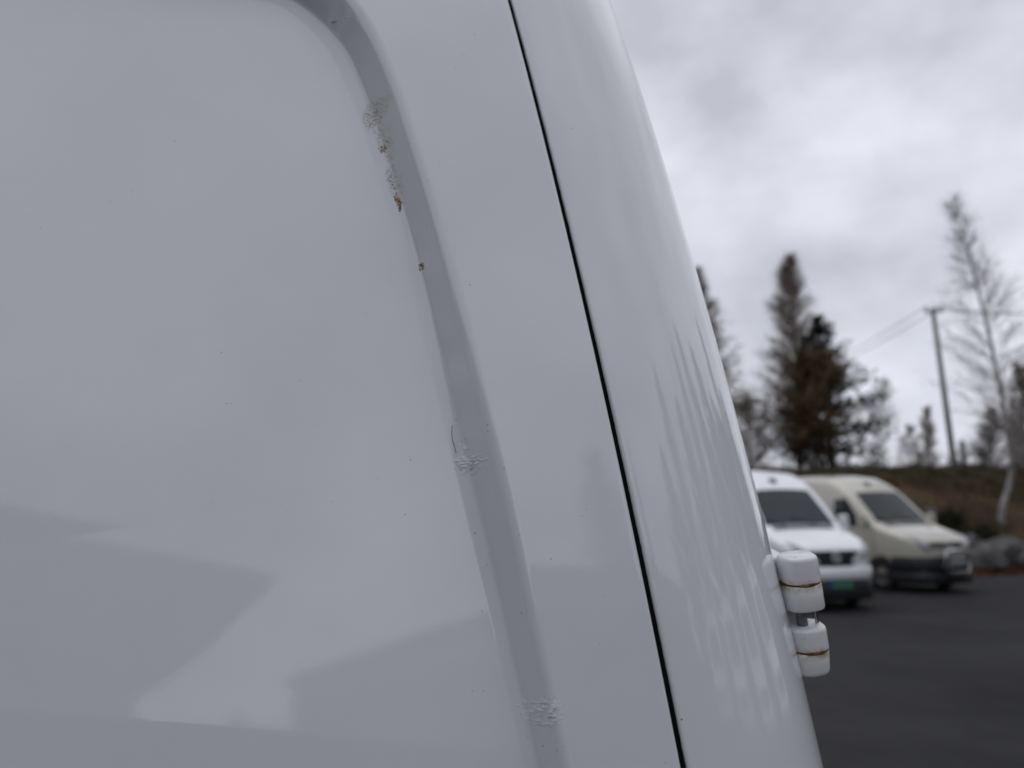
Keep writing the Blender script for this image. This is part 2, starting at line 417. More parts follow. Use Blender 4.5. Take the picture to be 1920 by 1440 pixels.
# hinge on the far face, standing off the corner
mh = Mat('hinge_paint').set(Roughness=0.42, Coat_Weight=0.5, Coat_Roughness=0.12)
mh.color(mh.ramp(mh.noise(75, 6, rough=0.7), [(0.20, (0.26, 0.17, 0.09)), (0.29, (0.58, 0.55, 0.50)), (0.42, (0.78, 0.79, 0.79)), (0.8, (0.84, 0.84, 0.84))]))
mh.bump(mh.noise(260, 4), 0.25, 0.0006); MAT['hinge'] = mh.m
mr = Mat('rusty_seam').set(Roughness=0.9)
mr.color(mr.ramp(mr.noise(300, 5), [(0.3, (0.03, 0.012, 0.005)), (0.55, (0.16, 0.075, 0.022)), (0.75, (0.33, 0.20, 0.08))])); mr.bump(mr.noise(900, 3), 0.6, 0.0006)
MAT['rust'] = mr.m
MAT['pin'] = simple('dull_steel', (0.20, 0.20, 0.19), 0.45, 0.6, scale=200, var=0.4)
HD = 0.543                                    # distance of the hinge ahead of the camera
def hp(px, py): d = ray(px, py); return EYE + d * (HD / d.dot(fw))
hA, hB = hp(1494, 1040), hp(1521, 1258); hax = (hB - hA).normalized(); hl = (hB - hA).length
hr = 36.5 / F_PX * HD
side = (tv * 0.25 - nv); side = (side - hax * side.dot(hax)).normalized(); outw = hax.cross(side).normalized()
if outw.dot(rt) < 0: outw = -outw
def along(f): return hA + hax * (hl * f)
hinge = empty('hinge', (0, 0, 0)); hinge.parent = van; hinge.matrix_parent_inverse = Matrix.Translation(Vector((-P0.x, -P0.y, 0.0)))
tgeo = mh.tc; dotn = mh.n('ShaderNodeVectorMath'); dotn.operation = 'DOT_PRODUCT'; dotn.inputs[1].default_value = hax; mh.l(tgeo.outputs['Object'], dotn.inputs[0])
def hm(op, a, b):
    m_ = mh.n('ShaderNodeMath'); m_.operation = op
    for i_, q_ in enumerate((a, b)):
        if q_ is None: continue
        if isinstance(q_, (int, float)): m_.inputs[i_].default_value = q_
        else: mh.l(q_, m_.inputs[i_])
    return m_.outputs[0]
near_ = None                                  # rust that has bled out of the two seams
for f_ in (0.222, 0.792):
    dd_ = hm('SUBTRACT', 1.0, hm('DIVIDE', hm('ABSOLUTE', hm('SUBTRACT', dotn.outputs['Value'], along(f_).dot(hax) + 0.0010), None), 0.0058)); near_ = dd_ if near_ is None else hm('MAXIMUM', near_, dd_)
bleed = hm('MULTIPLY', hm('MAXIMUM', near_, 0.0), hm('MULTIPLY', hm('MAXIMUM', hm('SUBTRACT', mh.noise(130, 5, rough=0.65), 0.36), 0.0), 4.2))
mxh = mh.n('ShaderNodeMix'); mxh.data_type = 'RGBA'; mh.l(hm('MINIMUM', bleed, 0.9), mxh.inputs['Factor']); mh.l(mh.b.inputs['Base Color'].links[0].from_socket, mxh.inputs['A']); mxh.inputs['B'].default_value = (0.36, 0.21, 0.085, 1)
mh.color(mxh.outputs['Result'])
def knuckle(f0, f1, k0, k1, ch0, ch1):
    m = MB(); n = 32
    def ring(f, r):
        o = []
        for i in range(n):                    # a D-shaped barrel: round outside, running into a flat strap behind
            a = 2 * math.pi * i / n; x, y = math.cos(a), math.sin(a)
            pw = 3.6 if y > 0 else 2.7; e = 1.0 / max(abs(x) ** pw + abs(y) ** pw, 1e-6) ** (1 / pw)
            o.append(along(f) + (outw * x + side * y) * r * e)
        return o
    rowsk = [[along(f0 + ch0 * 0.12)] * n] if False else []
    for f, r in ((f0, 0.0), (f0, 0.87), (f0 + ch0 * 0.25, 0.95), (f0 + ch0 * 0.6, 0.985), (f0 + ch0, 1.0), ((f0 + f1) / 2, 1.0), (f1 - ch1, 1.0), (f1 - ch1 * 0.4, 0.97), (f1, 0.88), (f1, 0.0)):
        kk = k0 + (k1 - k0) * (f - f0) / (f1 - f0); rowsk.append(ring(f, hr * r * kk))
    m.grid(rowsk, True)
    return m.build('knuckle', MAT['hinge'], hinge, smooth=True, sharp=50)
knuckle(0.0, 0.218, 0.90, 0.95, 0.035, 0.006); knuckle(0.228, 0.45, 0.95, 0.98, 0.008, 0.018)
knuckle(0.60, 0.787, 0.90, 0.93, 0.03, 0.006); knuckle(0.797, 1.0, 0.92, 0.84, 0.008, 0.04)
for f, k in ((0.222, 0.93), (0.792, 0.92)):
    m = MB(); m.lathe([(hr * k * 0.4, -0.0020), (hr * k * 1.06, -0.0011), (hr * k * 1.075, 0.0), (hr * k * 1.06, 0.0011), (hr * k * 0.4, 0.0020)], 28, along(f), hax)
    m.build('rust_seam', MAT['rust'], hinge, smooth=True)
m = MB(); m.lathe([(hr * 0.27, 0), (hr * 0.27, hl * 0.2)], 18, along(0.43) - outw * hr * 0.15, hax); m.build('pin', MAT['pin'], hinge, smooth=True)
m = MB(); m.lathe([(hr * 0.10, 0), (hr * 0.10, hl * 0.2)], 10, along(0.43) + outw * hr * 0.62, hax); m.build('spring_wire', MAT['chrome'], hinge, smooth=True)
m = MB(); cB = along(0.53) - outw * hr * 0.25 + side * hr * 0.75; m.box(cB, (hr * 1.2, hr * 0.4, hl * 0.24), Matrix((outw, side, hax)).transposed()); m.build('bracket', MAT['hinge'], hinge, bevel=0.001)
for f0, f1 in ((0.06, 0.44), (0.62, 0.95)):   # straps that run back from the barrel onto the body
    m = MB(); fm = (f0 + f1) / 2
    m.box(along(fm) + side * hr * 2.2 - outw * hr * 0.35, (hr * 0.7, hr * 3.2, hl * (f1 - f0)), Matrix((outw, side, hax)).transposed()); m.build('strap', MAT['hinge'], hinge, bevel=0.0015)

# ---- wear on the pressed groove: flaked paint, rust, chips, specks
mf = Mat('flaked_paint').set(Roughness=0.75, Specular_IOR_Level=0.25)
mf.color(mf.ramp(mf.noise(520, 5, rough=0.7), [(0.27, (0.20, 0.185, 0.16)), (0.36, (0.56, 0.57, 0.54)), (0.5, (0.70, 0.71, 0.69)), (0.8, (0.76, 0.76, 0.75))])); MAT['flake'] = mf.m
mf2 = Mat('lifted_white_paint').set(Roughness=0.6, Specular_IOR_Level=0.3)
mf2.color(mf2.ramp(mf2.noise(520, 4), [(0.24, (0.52, 0.52, 0.50)), (0.45, (0.76, 0.77, 0.78)), (0.8, (0.82, 0.83, 0.84))])); MAT['lifted'] = mf2.m
mt = Mat('rust_stain').set(Roughness=0.9, Specular_IOR_Level=0.2)
mt.color(mt.ramp(mt.noise(420, 5), [(0.3, (0.14, 0.075, 0.025)), (0.5, (0.30, 0.19, 0.08)), (0.66, (0.52, 0.46, 0.36))])); MAT['stain'] = mt.m
MAT['chip'] = simple('bare_chip', (0.02, 0.02, 0.022), 0.8, scale=900)
MAT['speck'] = simple('dirt_speck', (0.035, 0.033, 0.030), 0.8, scale=900)
def patch(name, px, py, wpx, hpx, ang, amp, mat, seed, fs=1.0, n=64, thr=0.0, label=None):
    """Lifted paint: a small relief that grows out of the panel and dies away at its rim."""
    m = MB(); rws = []; c_s, c_v = pixd(px, py); x1 = pix(px + 30, py); x0 = pix(px - 30, py); y1 = pix(px, py + 30); y0 = pix(px, py - 30)
    def grid_at(a, b):
        dx = (ca * a * wpx / 2 - sa * b * hpx / 2) / 60; dy = (sa * a * wpx / 2 + ca * b * hpx / 2) / 60
        return c_s + dx * (x1[0] - x0[0]) + dy * (y1[0] - y0[0]), c_v + dx * (x1[1] - x0[1]) + dy * (y1[1] - y0[1])
    ca, sa = math.cos(R(ang)), math.sin(R(ang))
    for j in range(n + 1):
        row = []
        for i in range(n + 1):
            a, b = i / n * 2 - 1, j / n * 2 - 1
            s, v = grid_at(a, b); h = groove_h(s, v)
            nn = noise.fractal((s * 560 * fs + seed, v * 560 * fs, seed * 1.7), 1.0, 2.0, 4)
            rr_ = math.sqrt(a * a + b * b) + 0.35 * noise.noise((a * 2.3, b * 2.3, seed * 3.1)); env = max(0.0, 1 - rr_) ** 0.7 if rr_ < 1 else 0.0
            fine = noise.fractal((s * 1500 * fs, v * 1500 * fs, seed * 2.9), 1.0, 2.0, 3); row.append(surf(s, v, h + env * amp * max(0.0, 0.26 + 0.7 * nn + 0.45 * fine - thr) - (0.00008 if env > 0.05 else 0.0005)))
        rws.append(row)
    m.grid(rws); o = near(m, name, mat, smooth=True)
    if label: o['label'] = label
    return o
patch('paint_blister', 878, 872, 62, 46, 5, 0.0016, MAT['lifted'], 3, 1.0, label='crusty lump of lifted paint in the middle of the groove')
patch('paint_blister', 868, 838, 30, 50, -18, 0.0007, MAT['lifted'], 9, 0.8)
patch('paint_blister', 1020, 1335, 78, 66, 20, 0.0013, MAT['lifted'], 5, 0.75, label='wrinkled white blister low in the groove')
patch('paint_blister', 704, 212, 50, 56, -20, 0.0014, MAT['flake'], 6, 1.4, label='flaked rough patch near the top of the groove')
patch('paint_blister', 738, 340, 26, 80, -20, 0.0012, MAT['flake'], 8, 1.3)
patch('paint_blister', 720, 262, 30, 110, -20, 0.0006, MAT['flake'], 12, 1.0)
patch('rust_spot', 719, 275, 24, 26, -20, 0.0004, MAT['stain'], 2, 1.6, thr=-.15)
patch('rust_spot', 746, 378, 13, 40, -16, 0.0004, MAT['stain'], 4, 1.4, thr=-.4, label='brown rust streak under the flaked paint')
patch('rust_spot', 790, 499, 13, 22, -20, 0.0004, MAT['stain'], 7, 1.6, thr=-.2)
def speck(m, px, py, r_mm, flat=0.5):
    s, v = pixd(px, py); c = surf(s, v, groove_h(s, v) + r_mm * 0.0001); r_ = r_mm * 0.001; k = 6
    e1 = rnd.uniform(0.6, 1.3); rows_ = []
    for lat in (0.15, 0.6, 1.0):
        rows_.append([c + (tv * math.cos(6.283 * i / k + 0.3) * e1 + uv * math.sin(6.283 * i / k + 0.3)) * r_ * math.sin(lat * 1.57) + nv * r_ * flat * math.cos(lat * 1.57) for i in range(k)])
    m.grid(rows_, True); m.f.append(tuple(len(m.v) - 3 * k + i for i in range(k)))
ch = MB()
for x, y, r_ in ((622, 39, .5), (627, 39, .55), (630, 38, .4), (641, 41, .45), (648, 33, .35), (649, 39, .3), (655, 34, .4), (625, 40, .6), (700, 191, .45), (706, 194, .5), (711, 193, .5), (703, 208, .4), (709, 207, .45), (692, 215, .4), (693, 230, .45), (733, 330, .5), (736, 345, .5), (741, 350, .4), (743, 360, .45), (888, 868, .5), (885, 873, .6), (892, 866, .35), (792, 503, .5), (789, 492, .35)):
    speck(ch, x, y, r_)
tag(near(ch, 'paint_chip', MAT['chip']), 'small black chips along the pressed groove', kind='stuff')
sp = MB()
known = [(327, 262, .4), (245, 358, .35), (327, 1267, .8), (500, 1340, .5), (533, 1168, .5), (414, 660, .35), (562, 714, .35), (463, 442, .3), (685, 588, .3), (719, 1360, .55), (945, 878, .5), (759, 966, .5), (769, 863, .4), (890, 1001, .45), (1033, 1048, .45), (904, 1148, .4), (1072, 241, .45), (890, 64, .45), (636, 1263, .4), (634, 1347, .35), (424, 757, .35), (433, 757, .35), (881, 534, .4), (1100, 955, .35), (1092, 967, .3), (621, 942, .3), (395, 945, .35), (538, 961, .4), (1278, 1349, .6), (885, 1298, .45), (978, 1150, .45), (75, 425, .3), (705, 897, .35), (855, 787, .5), (914, 797, .4), (915, 809, .45), (780, 695, .3), (906, 1298, .4), (788, 1405, .3), (1018, 1400, .45), (1044, 1408, .5), (973, 1003, .4), (1131, 1118, .35)]
for x, y, r_ in known: speck(sp, x, y, r_ * 0.85)
for _ in range(16):
    x, y = rnd.uniform(10, 930), rnd.uniform(10, 1430); speck(sp, x, y, rnd.choice((.12, .15, .18, .2, .25)))
for _ in range(45):                          # more grit collects in the groove
    i = rnd.randrange(150, len(vis)); q = vis[i] + inw[i] * rnd.uniform(0.0, 0.026); x, y = project(surf(q.x, q.y)); speck(sp, x, y, rnd.choice((.12, .15, .18, .22, .3)))
for _ in range(18):
    y = rnd.uniform(10, 1430); gx = project(surf(gap_s(0), 0))[0]; x = 960 + 0.226 * y + rnd.uniform(-230, -14); speck(sp, x, y, rnd.choice((.12, .15, .2, .25)))
tag(near(sp, 'dirt_speck', MAT['speck']), 'fine dark grit scattered over the white paint', kind='stuff')
hpts = spline([Vector((*p, 0)) for p in ((847, 798), (846.5, 815), (848, 826), (852, 838), (854.5, 850))], 6)
hm = MB(); hm.tube([surf(*pixd(p.x, p.y), groove_h(*pixd(p.x, p.y)) + 0.0002) for p in hpts], 0.00016, 5)
tag(hm.build('hair', MAT['speck'], None, smooth=True), 'thin dark curved hair stuck to the white panel just above the crusty paint lump', 'hair')

# ================================================================== PARKED VANS
ST = [(0.0, 0.92, 0.58, 0.50), (-0.03, 1.02, 0.68, 0.45), (-0.09, 1.10, 0.77, 0.42), (-0.2, 1.17, 0.86, 0.40), (-0.45, 1.26, 0.945, 0.40), (-0.9, 1.40, 0.99, 0.40), (-1.08, 1.475, 0.995, 0.40),
      (-1.45, 1.83, 0.995, 0.40), (-1.80, 2.17, 0.995, 0.40), (-1.95, 2.29, 0.995, 0.40), (-2.2, 2.47, 0.995, 0.40), (-2.55, 2.62, 0.995, 0.40), (-3.0, 2.70, 0.995, 0.40), (-3.6, 2.73, 0.995, 0.40), (-5.75, 2.73, 0.985, 0.40), (-5.85, 2.66, 0.95, 0.42), (-5.9, 2.55, 0.90, 0.48)]
SX = [-a[0] for a in ST]
def st(x, k): return float(np.interp(-x, SX, [a[k] for a in ST]))
def vw(x, z): return st(x, 2) * (1 - 0.115 * max(0, (z - 1.1) / 1.6) ** 1.15) * (1 - 0.03 * max(0, (0.9 - z) / 0.5))
def section(x):
    zt, zb = st(x, 1), st(x, 3); r_ = 0.10 + 0.14 * min(1, max(0, (zt - 1.2) / 1.4)); zs = zt - r_; half = []
    for z in steps(zb, zs, 9): half.append((vw(x, z), z))
    y0 = vw(x, zs)
    for a in steps(0, math.pi / 2, 6)[1:]: half.append((y0 - r_ * (1 - math.cos(a)), zs + r_ * math.sin(a)))
    yt = half[-1][0]
    for q in steps(1, 0, 5)[1:]: half.append((yt * q, zt + 0.035 * (1 - q * q)))
    return [(x, -y, z) for y, z in half] + [(x, y, z) for y, z in reversed(half[:-1])]
def top_pt(x, q, lift=0.0):
    zt = st(x, 1); r_ = 0.10 + 0.14 * min(1, max(0, (zt - 1.2) / 1.4)); yt = vw(x, zt - r_) - r_
    sl = (st(x + 0.02, 1) - st(x - 0.02, 1)) / 0.04; nn = Vector((-sl, 0, 1)).normalized()
    p = Vector((x, yt * q, zt + 0.035 * (1 - q * q))); return p + nn * lift
def side_quad(pts, y_sign, lift, nx=5, nz=5):
    rows_ = []
    for j in range(nz + 1):
        row = []
        for i in range(nx + 1):
            a, b = i / nx, j / nz
            x = (pts[0][0] * (1 - a) + pts[1][0] * a) * (1 - b) + (pts[3][0] * (1 - a) + pts[2][0] * a) * b
            z = (pts[0][1] * (1 - a) + pts[1][1] * a) * (1 - b) + (pts[3][1] * (1 - a) + pts[2][1] * a) * b
            row.append(Vector((x, y_sign * (vw(x, z) + lift), z)))
        rows_.append(row)
    return rows_
def bumper_rows(z0, z1, grow, nose=0.0):
    plan = [(-0.62, 1.005), (-0.42, 0.985), (-0.24, 0.915), (-0.10, 0.80), (0.02, 0.60), (0.075, 0.3), (0.085, 0)]
    plan = plan + [(x, -y) for x, y in reversed(plan[:-1])]
    rows_ = []
    for z, g_ in ((z0, -0.05), (z0, 0.0), (z0 + 0.03, 0.02), ((z0 + z1) / 2, 0.03), (z1 - 0.03, 0.02), (z1, 0.0), (z1 + 0.002, -0.08)):
        rows_.append([(x + g_ * (1 if abs(y) < .9 else .3) + grow + nose, y * (1 + (g_ + grow) * (0.9 if abs(y) > .8 else 0.2)), z) for x, y in plan])
    return rows_
def slab(rows_, th, d):                        # front grid, closed by a second grid pushed back along d
    m = MB(); m.grid(rows_); back = [[Vector(p) - Vector(d) * th for p in r] for r in rows_]; m.grid([list(reversed(r)) for r in back])
    rim = [rows_[0][j] for j in range(len(rows_[0]))] + [r[-1] for r in rows_[1:]] + list(reversed(rows_[-1][:-1])) + [r[0] for r in reversed(rows_[1:-1])]
    rim2 = [Vector(p) - Vector(d) * th for p in rim]; m.grid([rim, rim2], True); return m
def front_x(y): return -0.16 * (abs(y) / 0.8) ** 3
def make_van(name, paint, style):
    root = empty(name)
    b = MB(); xs_ = []
    for (a, *_), (c, *_) in zip(ST, ST[1:]): xs_ += steps(a, c, 3 if abs(a - c) > .12 else 2)[:-1]
    xs_.append(ST[-1][0]); secs = [section(x) for x in xs_]; b.grid(secs)
    n_ = len(secs[0]); b.f.append(tuple(range(n_))); b.f.append(tuple(len(b.v) - n_ + i for i in reversed(range(n_))))
    b.build('body', paint, root, smooth=True, sharp=42)
    slab([[top_pt(x, q, 0.008) for q in steps(-0.93, 0.93, 10)] for x in steps(-1.12, -1.86, 8)], 0.02, (0.6, 0, 0.8)).build('windscreen', MAT['glass'], root, smooth=True, sharp=40)
    slab([[top_pt(x, q, 0.006) for q in steps(-0.8, 0.8, 8)] for x in steps(-0.93, -1.10, 2)], 0.02, (0.3, 0, 0.9)).build('cowl', MAT['cowl'], root, smooth=True, sharp=40)
    for q in (-0.45, 0.35):
        m = MB(); m.tube([top_pt(-1.06, q, 0.03), top_pt(-1.17, q - 0.25, 0.03), top_pt(-1.20, q - 0.55, 0.025)], 0.012, 5); m.build('wiper', MAT['black'], root)
    for sg in (-1, 1):
        slab(side_quad([(-1.42, 1.44), (-2.36, 1.40), (-2.34, 2.08), (-1.93, 2.10)], sg, 0.005), 0.02, (0, sg, 0)).build('side_window', MAT['sideglass'], root, smooth=True, sharp=40)
        slab(side_quad([(-1.18, 1.45), (-1.38, 1.45), (-1.60, 1.74), (-1.40, 1.64)], sg, 0.004, 3, 3), 0.02, (0, sg, 0)).build('quarter_window', MAT['sideglass'], root, smooth=True, sharp=40)
        for x in (-1.12, -2.46):               # door shut lines, handle
            dl = MB(); dl.tube([(x, sg * (vw(x, z) + 0.001), z) for z in steps(0.5, 1.38 if x > -2 else 2.05, 6)], 0.006, 4)
            dl.build('door_gap', MAT['black'], root)
        hd = MB(); hd.box((-2.18, sg * (vw(-2.18, 1.2) + 0.02), 1.2), (0.2, 0.03, 0.04)); hd.build('door_handle', MAT['black'], root, bevel=0.008)
        mo = MB(); c = Vector((-1.30, sg * 1.13, 1.56)); mo.box(c, (0.12, 0.20, 0.30)); mo.build('mirror', paint, root, bevel=0.035)
        ar = MB(); ar.tube([(-1.34, sg * 0.96, 1.46), (-1.32, sg * 1.08, 1.48)], 0.03, 6); ar.build('mirror_arm', MAT['black'], root)
        # headlamp: a swept almond set in the front corner
        hl_ = MB(); rws = []
        for j in range(9):
            row = []
            for i in range(11):
                a, t = i / 10, j / 8; y_ = 0.53 + 0.32 * a; zc = 0.955 + 0.17 * a; hh = (0.075 + 0.07 * a) * (1 - 0.5 * max(0, a - .75) * 4 * .6)
                x_ = front_x(y_) - 0.03 - 0.42 * max(0, a - 0.35) ** 1.4
                bl = 0.05 * math.sin(math.pi * t) ** .6 * math.sin(math.pi * min(1, max(0, a * .96 + .02))) ** .5
                row.append(Vector((x_ + 0.10 + bl, sg * (y_ + bl * .5), zc + hh * (t * 2 - 1))))
            rws.append(row)
        slab(rws, 0.14, (1, 0, 0)).build('headlight', MAT['lamp'], root, smooth=True, sharp=50)
    zg0, zg1 = (0.79, 1.06) if style == 'white' else (0.95, 1.09)
    gr = slab([[Vector((front_x(y) + 0.015, y, z)) for y in steps(-0.53, 0.53, 10)] for z in (zg0, zg1)], 0.1, (1, 0, 0))
    gro = gr.build('grille', MAT['black'] if style == 'white' else paint, root)
    for k in range(3):
        z = zg0 + (zg1 - zg0) * (k + 0.5) / 3
        m = MB(); m.tube([(front_x(y) + 0.024, y, z) for y in steps(-0.50, 0.50, 8)], 0.014 if style == 'white' else 0.017, 6)
        m.build('grille_bar', MAT['black'] if style == 'white' else MAT['cowl'], gro)
    ez = 0.945 if style == 'white' else 1.02
    em = MB()
    ring = [(0.035, 0.085 * math.cos(a), ez + 0.085 * math.sin(a)) for a in steps(0, 2 * math.pi, 24)]
    em.tube(ring, 0.013, 6)
    if style == 'white':
        for zz, pts in ((0, [(-0.04, 0.07), (0.0, 0.005), (0.04, 0.07)]), (0, [(-0.068, 0.035), (-0.035, -0.06), (0.0, 0.0), (0.035, -0.06), (0.068, 0.035)])):
            em.tube([(0.036, y, ez + z) for y, z in pts], 0.009, 5)
    else:
        for a in (90, 210, 330): em.tube([(0.036, 0, ez), (0.036, 0.08 * math.cos(R(a)), ez + 0.08 * math.sin(R(a)))], [0.012, 0.005], 5)
    emo = em.build('emblem', MAT['badge'], root, smooth=True)
    db = MB(); db.lathe([(0.001, 0), (0.08, 0)], 20, (0.026, 0, ez), (1, 0, 0)); db.build('emblem_disc', MAT['cowl'] if style == 'white' else MAT['black'], emo)
    rbm = MB(); c = top_pt(-2.12, 0, 0.012); ax = Vector((0.55, 0, 0.83)); rbm.lathe([(0.10, -0.02), (0.10, 0.006), (0.07, 0.012), (0.001, 0.012)], 20, c, ax); rbm.build('roof_marker', MAT['cowl'] if style == 'white' else MAT['cowl'], root, smooth=True, sharp=30)
    m = MB(); m.grid(bumper_rows(0.56 if style == 'white' else 0.46, 0.77, 0.0)); m.build('bumper', paint if style == 'white' else MAT['black'], root, smooth=True, sharp=50)
    m = MB(); m.grid(bumper_rows(0.20, 0.55 if style == 'white' else 0.45, -0.02)); m.build('valance', MAT['black'], root, smooth=True, sharp=50)
    pz = 0.47
    if style == 'white':
        m = MB(); m.box((0.112, 0, pz), (0.02, 0.48, 0.13)); po = m.build('number_plate', MAT['greenplate'], root, bevel=0.003)
        m = MB(); m.box((0.118, -0.205, pz), (0.018, 0.06, 0.115)); m.build('blue_strip', MAT['blueband'], po)
    else:
        bb = MB(); yb, z0_, z1_ = 0.34, 0.44, 0.90
        loop_ = [Vector((0.24, y, z)) for y, z in ((-yb + .12, z1_), (yb - .12, z1_), (yb - .03, z1_ - .03), (yb, z1_ - .12), (yb, z0_ + .1), (yb - .03, z0_ + .03), (yb - .1, z0_), (-yb + .1, z0_), (-yb + .03, z0_ + .03), (-yb, z0_ + .1), (-yb, z1_ - .12), (-yb + .03, z1_ - .03), (-yb + .12, z1_))]
        bb.tube(loop_, 0.042, 8)
        for y in (-yb, yb): bb.tube([(0.24, y, 0.60), (0.05, y, 0.58)], 0.025, 6)
        bbo = bb.build('bull_bar', MAT['chrome'], root, smooth=True)
        m = MB(); m.box((0.25, 0, 0.72), (0.02, 0.48, 0.15)); m.build('number_plate', MAT['greyplate'], root, bevel=0.003)
        m = MB(); m.tube([(0.22, -yb, 0.60), (0.22, yb, 0.60)], 0.03, 8); m.build('cross_bar', MAT['greyplate'], bbo, smooth=True)
    for x in (-0.98, -4.65):
        for sg in (-1, 1):
            ac = MB(); rws = [[(x + rr * math.cos(a), sg * (vw(x, 0.6) + 0.004 + (0.012 if rr == .4 else 0)), 0.36 + rr * math.sin(a)) for a in steps(-0.05, math.pi + .05, 20)] for rr in (0.30, 0.40, 0.43)]
            ac.grid(rws); ac.build('wheel_arch', MAT['black'], root)
            t, q = wheel_mb(Vector((x, sg * 0.895, 0.345)), Vector((0, sg, 0)), 0.345)
            wo = t.build('wheel', MAT['tyre'], root, smooth=True, sharp=40); q.build('rim', MAT['rim'], wo, smooth=True, sharp=40)
    for sg in (-1, 1):
        m = slab(side_quad([(-1.5, 0.40), (-4.1, 0.40), (-4.1, 0.52), (-1.5, 0.52)], sg, 0.015, 6, 2), 0.03, (0, sg, 0)); m.build('sill_trim', MAT['black'], root)
        m = slab(side_quad([(-5.6, 0.95), (-5.84, 0.95), (-5.83, 1.5), (-5.62, 1.5)], sg, 0.006, 2, 4), 0.03, (0, sg, 0)); m.build('tail_lamp', simple('tail_lamp_red', (0.25, 0.02, 0.02), 0.25), root)
    return root
vw_ = make_van('parked_van', MAT['white'], 'white')
tag(vw_, 'white high roofed van parked with a black grille and a green number plate', 'van', 'vans parked facing us')
vw_.location = (5.82, 13.3, 0); vw_.rotation_euler = (0, 0, R(7 - 90)); vw_.scale = (1, 0.91, 1)
vb_ = make_van('parked_van', MAT['beige'], 'beige')
tag(vb_, 'beige high roofed van with a chrome bar over its black bumper', 'van', 'vans parked facing us')
vb_.location = (9.46, 16.0, 0); vb_.rotation_euler = (0, 0, R(16 - 90)); vb_.scale = (1, 0.91, 1)

def copy_tree(o, parent=None):
    c = o.copy(); COL.objects.link(c)
    if parent is not None: c.parent = parent
    for ch in o.children: copy_tree(ch, c)
    return c
for x, y, rz, lab in ((8.6, 3.0, 182, 'white van in the side row nearest the bank, seen only as a reflection'), (9.6, 0.2, 178, 'second white van from the bank, seen only as a reflection'),
                      (10.4, -2.7, 175, 'third white van from the bank, seen only as a reflection'), (11.2, -5.8, 172, 'fourth white van from the bank, seen only as a reflection')):
    c = copy_tree(vw_); c.location = (x, y, 0); c.rotation_euler = (0, 0, R(rz)); c['label'] = lab; c['group'] = 'vans parked along the side of the lot'
# added buildings behind the camera, unseen, shaped for their reflections in the paint
MAT['boards'] = simple('dark_tarred_boards', (0.045, 0.043, 0.042), 0.85, scale=2, var=0.3)
MAT['render_'] = simple('pale_wall', (0.50, 0.50, 0.50), 0.85, scale=2, var=0.08)
MAT['roofing'] = simple('dark_roofing', (0.05, 0.05, 0.055), 0.8, scale=2)
def prism(poly, d0, d1, name, mat, parent, f):
    m = MB(); n = len(poly); a = [f(x, z, d0) for x, z in poly]; b = [f(x, z, d1) for x, z in poly]
    m.add(a + b, [tuple(range(n)), tuple(reversed(range(n, 2 * n)))] + [(i, i + n, (i + 1) % n + n, (i + 1) % n) for i in range(n)]); return m.build(name, mat, parent)
added_shed = empty('added_shed', (-5, -8, 0)); fS = lambda x, z, d: (x + 5, -5.65 - d + 8, z)
prism([(-12, 0), (0.02, 0), (0.02, 1.62), (-0.03, 1.72), (-0.08, 1.82), (-0.095, 1.92), (-0.08, 2.02), (-0.02, 2.13), (0.10, 2.25), (0.36, 2.45), (0.62, 2.67), (0.70, 2.73), (0.78, 2.77), (0.80, 2.80), (0.82, 2.86), (-12, 5.1)], 0.0, 7.0, 'wall', MAT['boards'], added_shed, fS)
prism([(0.90, 2.86), (0.90, 2.94), (-12.2, 5.3), (-12.2, 5.16)], -0.25, 7.3, 'roof', MAT['roofing'], added_shed, fS)
tag(added_shed, 'added dark boarded block with a sloping roof, unseen, shaped for its wedge of reflection', 'added_shed')
added_hall = empty('added_hall', (6.3, -20, 0)); dH = Vector((0.06, 1, 0)).normalized(); nH = Vector((dH.y, -dH.x, 0))
fH = lambda x, z, d: tuple(dH * x + nH * d + Vector((0, 0, z)))
prism([(-8, 2.78), (9, 2.78), (9, 3.16), (-8, 3.16)], 0, 9, 'wall', MAT['render_'], added_hall, fH)
prism([(-8, 0), (9, 0), (9, 2.78), (-8, 2.78)], 0.03, 8.9, 'cladding', MAT['boards'], added_hall, fH)
prism([(-8.3, 3.17), (9.3, 3.17), (9.3, 3.6), (-8.3, 3.6)], -0.25, 9.3, 'roof', MAT['roofing'], added_hall, fH)
tag(added_hall, 'added dark low block with a pale band under its roof, unseen, shaped for its reflection', 'added_hall')

# ================================================================== TREES, POLE, BANK
def bark(name, c1, c2, sc=6):
    m = Mat(name).set(Roughness=0.9, Specular_IOR_Level=0.2)
    m.color(m.ramp(m.noise(sc, 5, rough=0.7), [(0.35, c1), (0.6, c2)])); m.bump(m.noise(sc * 6, 3), 0.5, 0.02); return m.m
MAT['birch_bark'] = bark('birch_bark', (0.10, 0.09, 0.085), (0.42, 0.40, 0.38), 3)
MAT['twig'] = bark('birch_twigs', (0.045, 0.034, 0.028), (0.10, 0.08, 0.068))
MAT['pale_twig'] = bark('pale_twigs', (0.18, 0.17, 0.16), (0.34, 0.32, 0.305))
MAT['pine_bark'] = bark('pine_bark', (0.05, 0.03, 0.02), (0.14, 0.085, 0.05))
def leaf_mat(name, a, b):
    m = Mat(name).set(Roughness=0.8, Specular_IOR_Level=0.2)
    m.color(m.ramp(m.noise(1.2, 4), [(0.35, a), (0.65, b)])); return m.m
MAT['needle'] = leaf_mat('pine_needles', (0.010, 0.016, 0.010), (0.026, 0.036, 0.020))
MAT['golden'] = leaf_mat('autumn_leaves', (0.065, 0.043, 0.020), (0.15, 0.10, 0.045))
MAT['brownleaf'] = leaf_mat('brown_leaves', (0.085, 0.062, 0.040), (0.16, 0.115, 0.07))
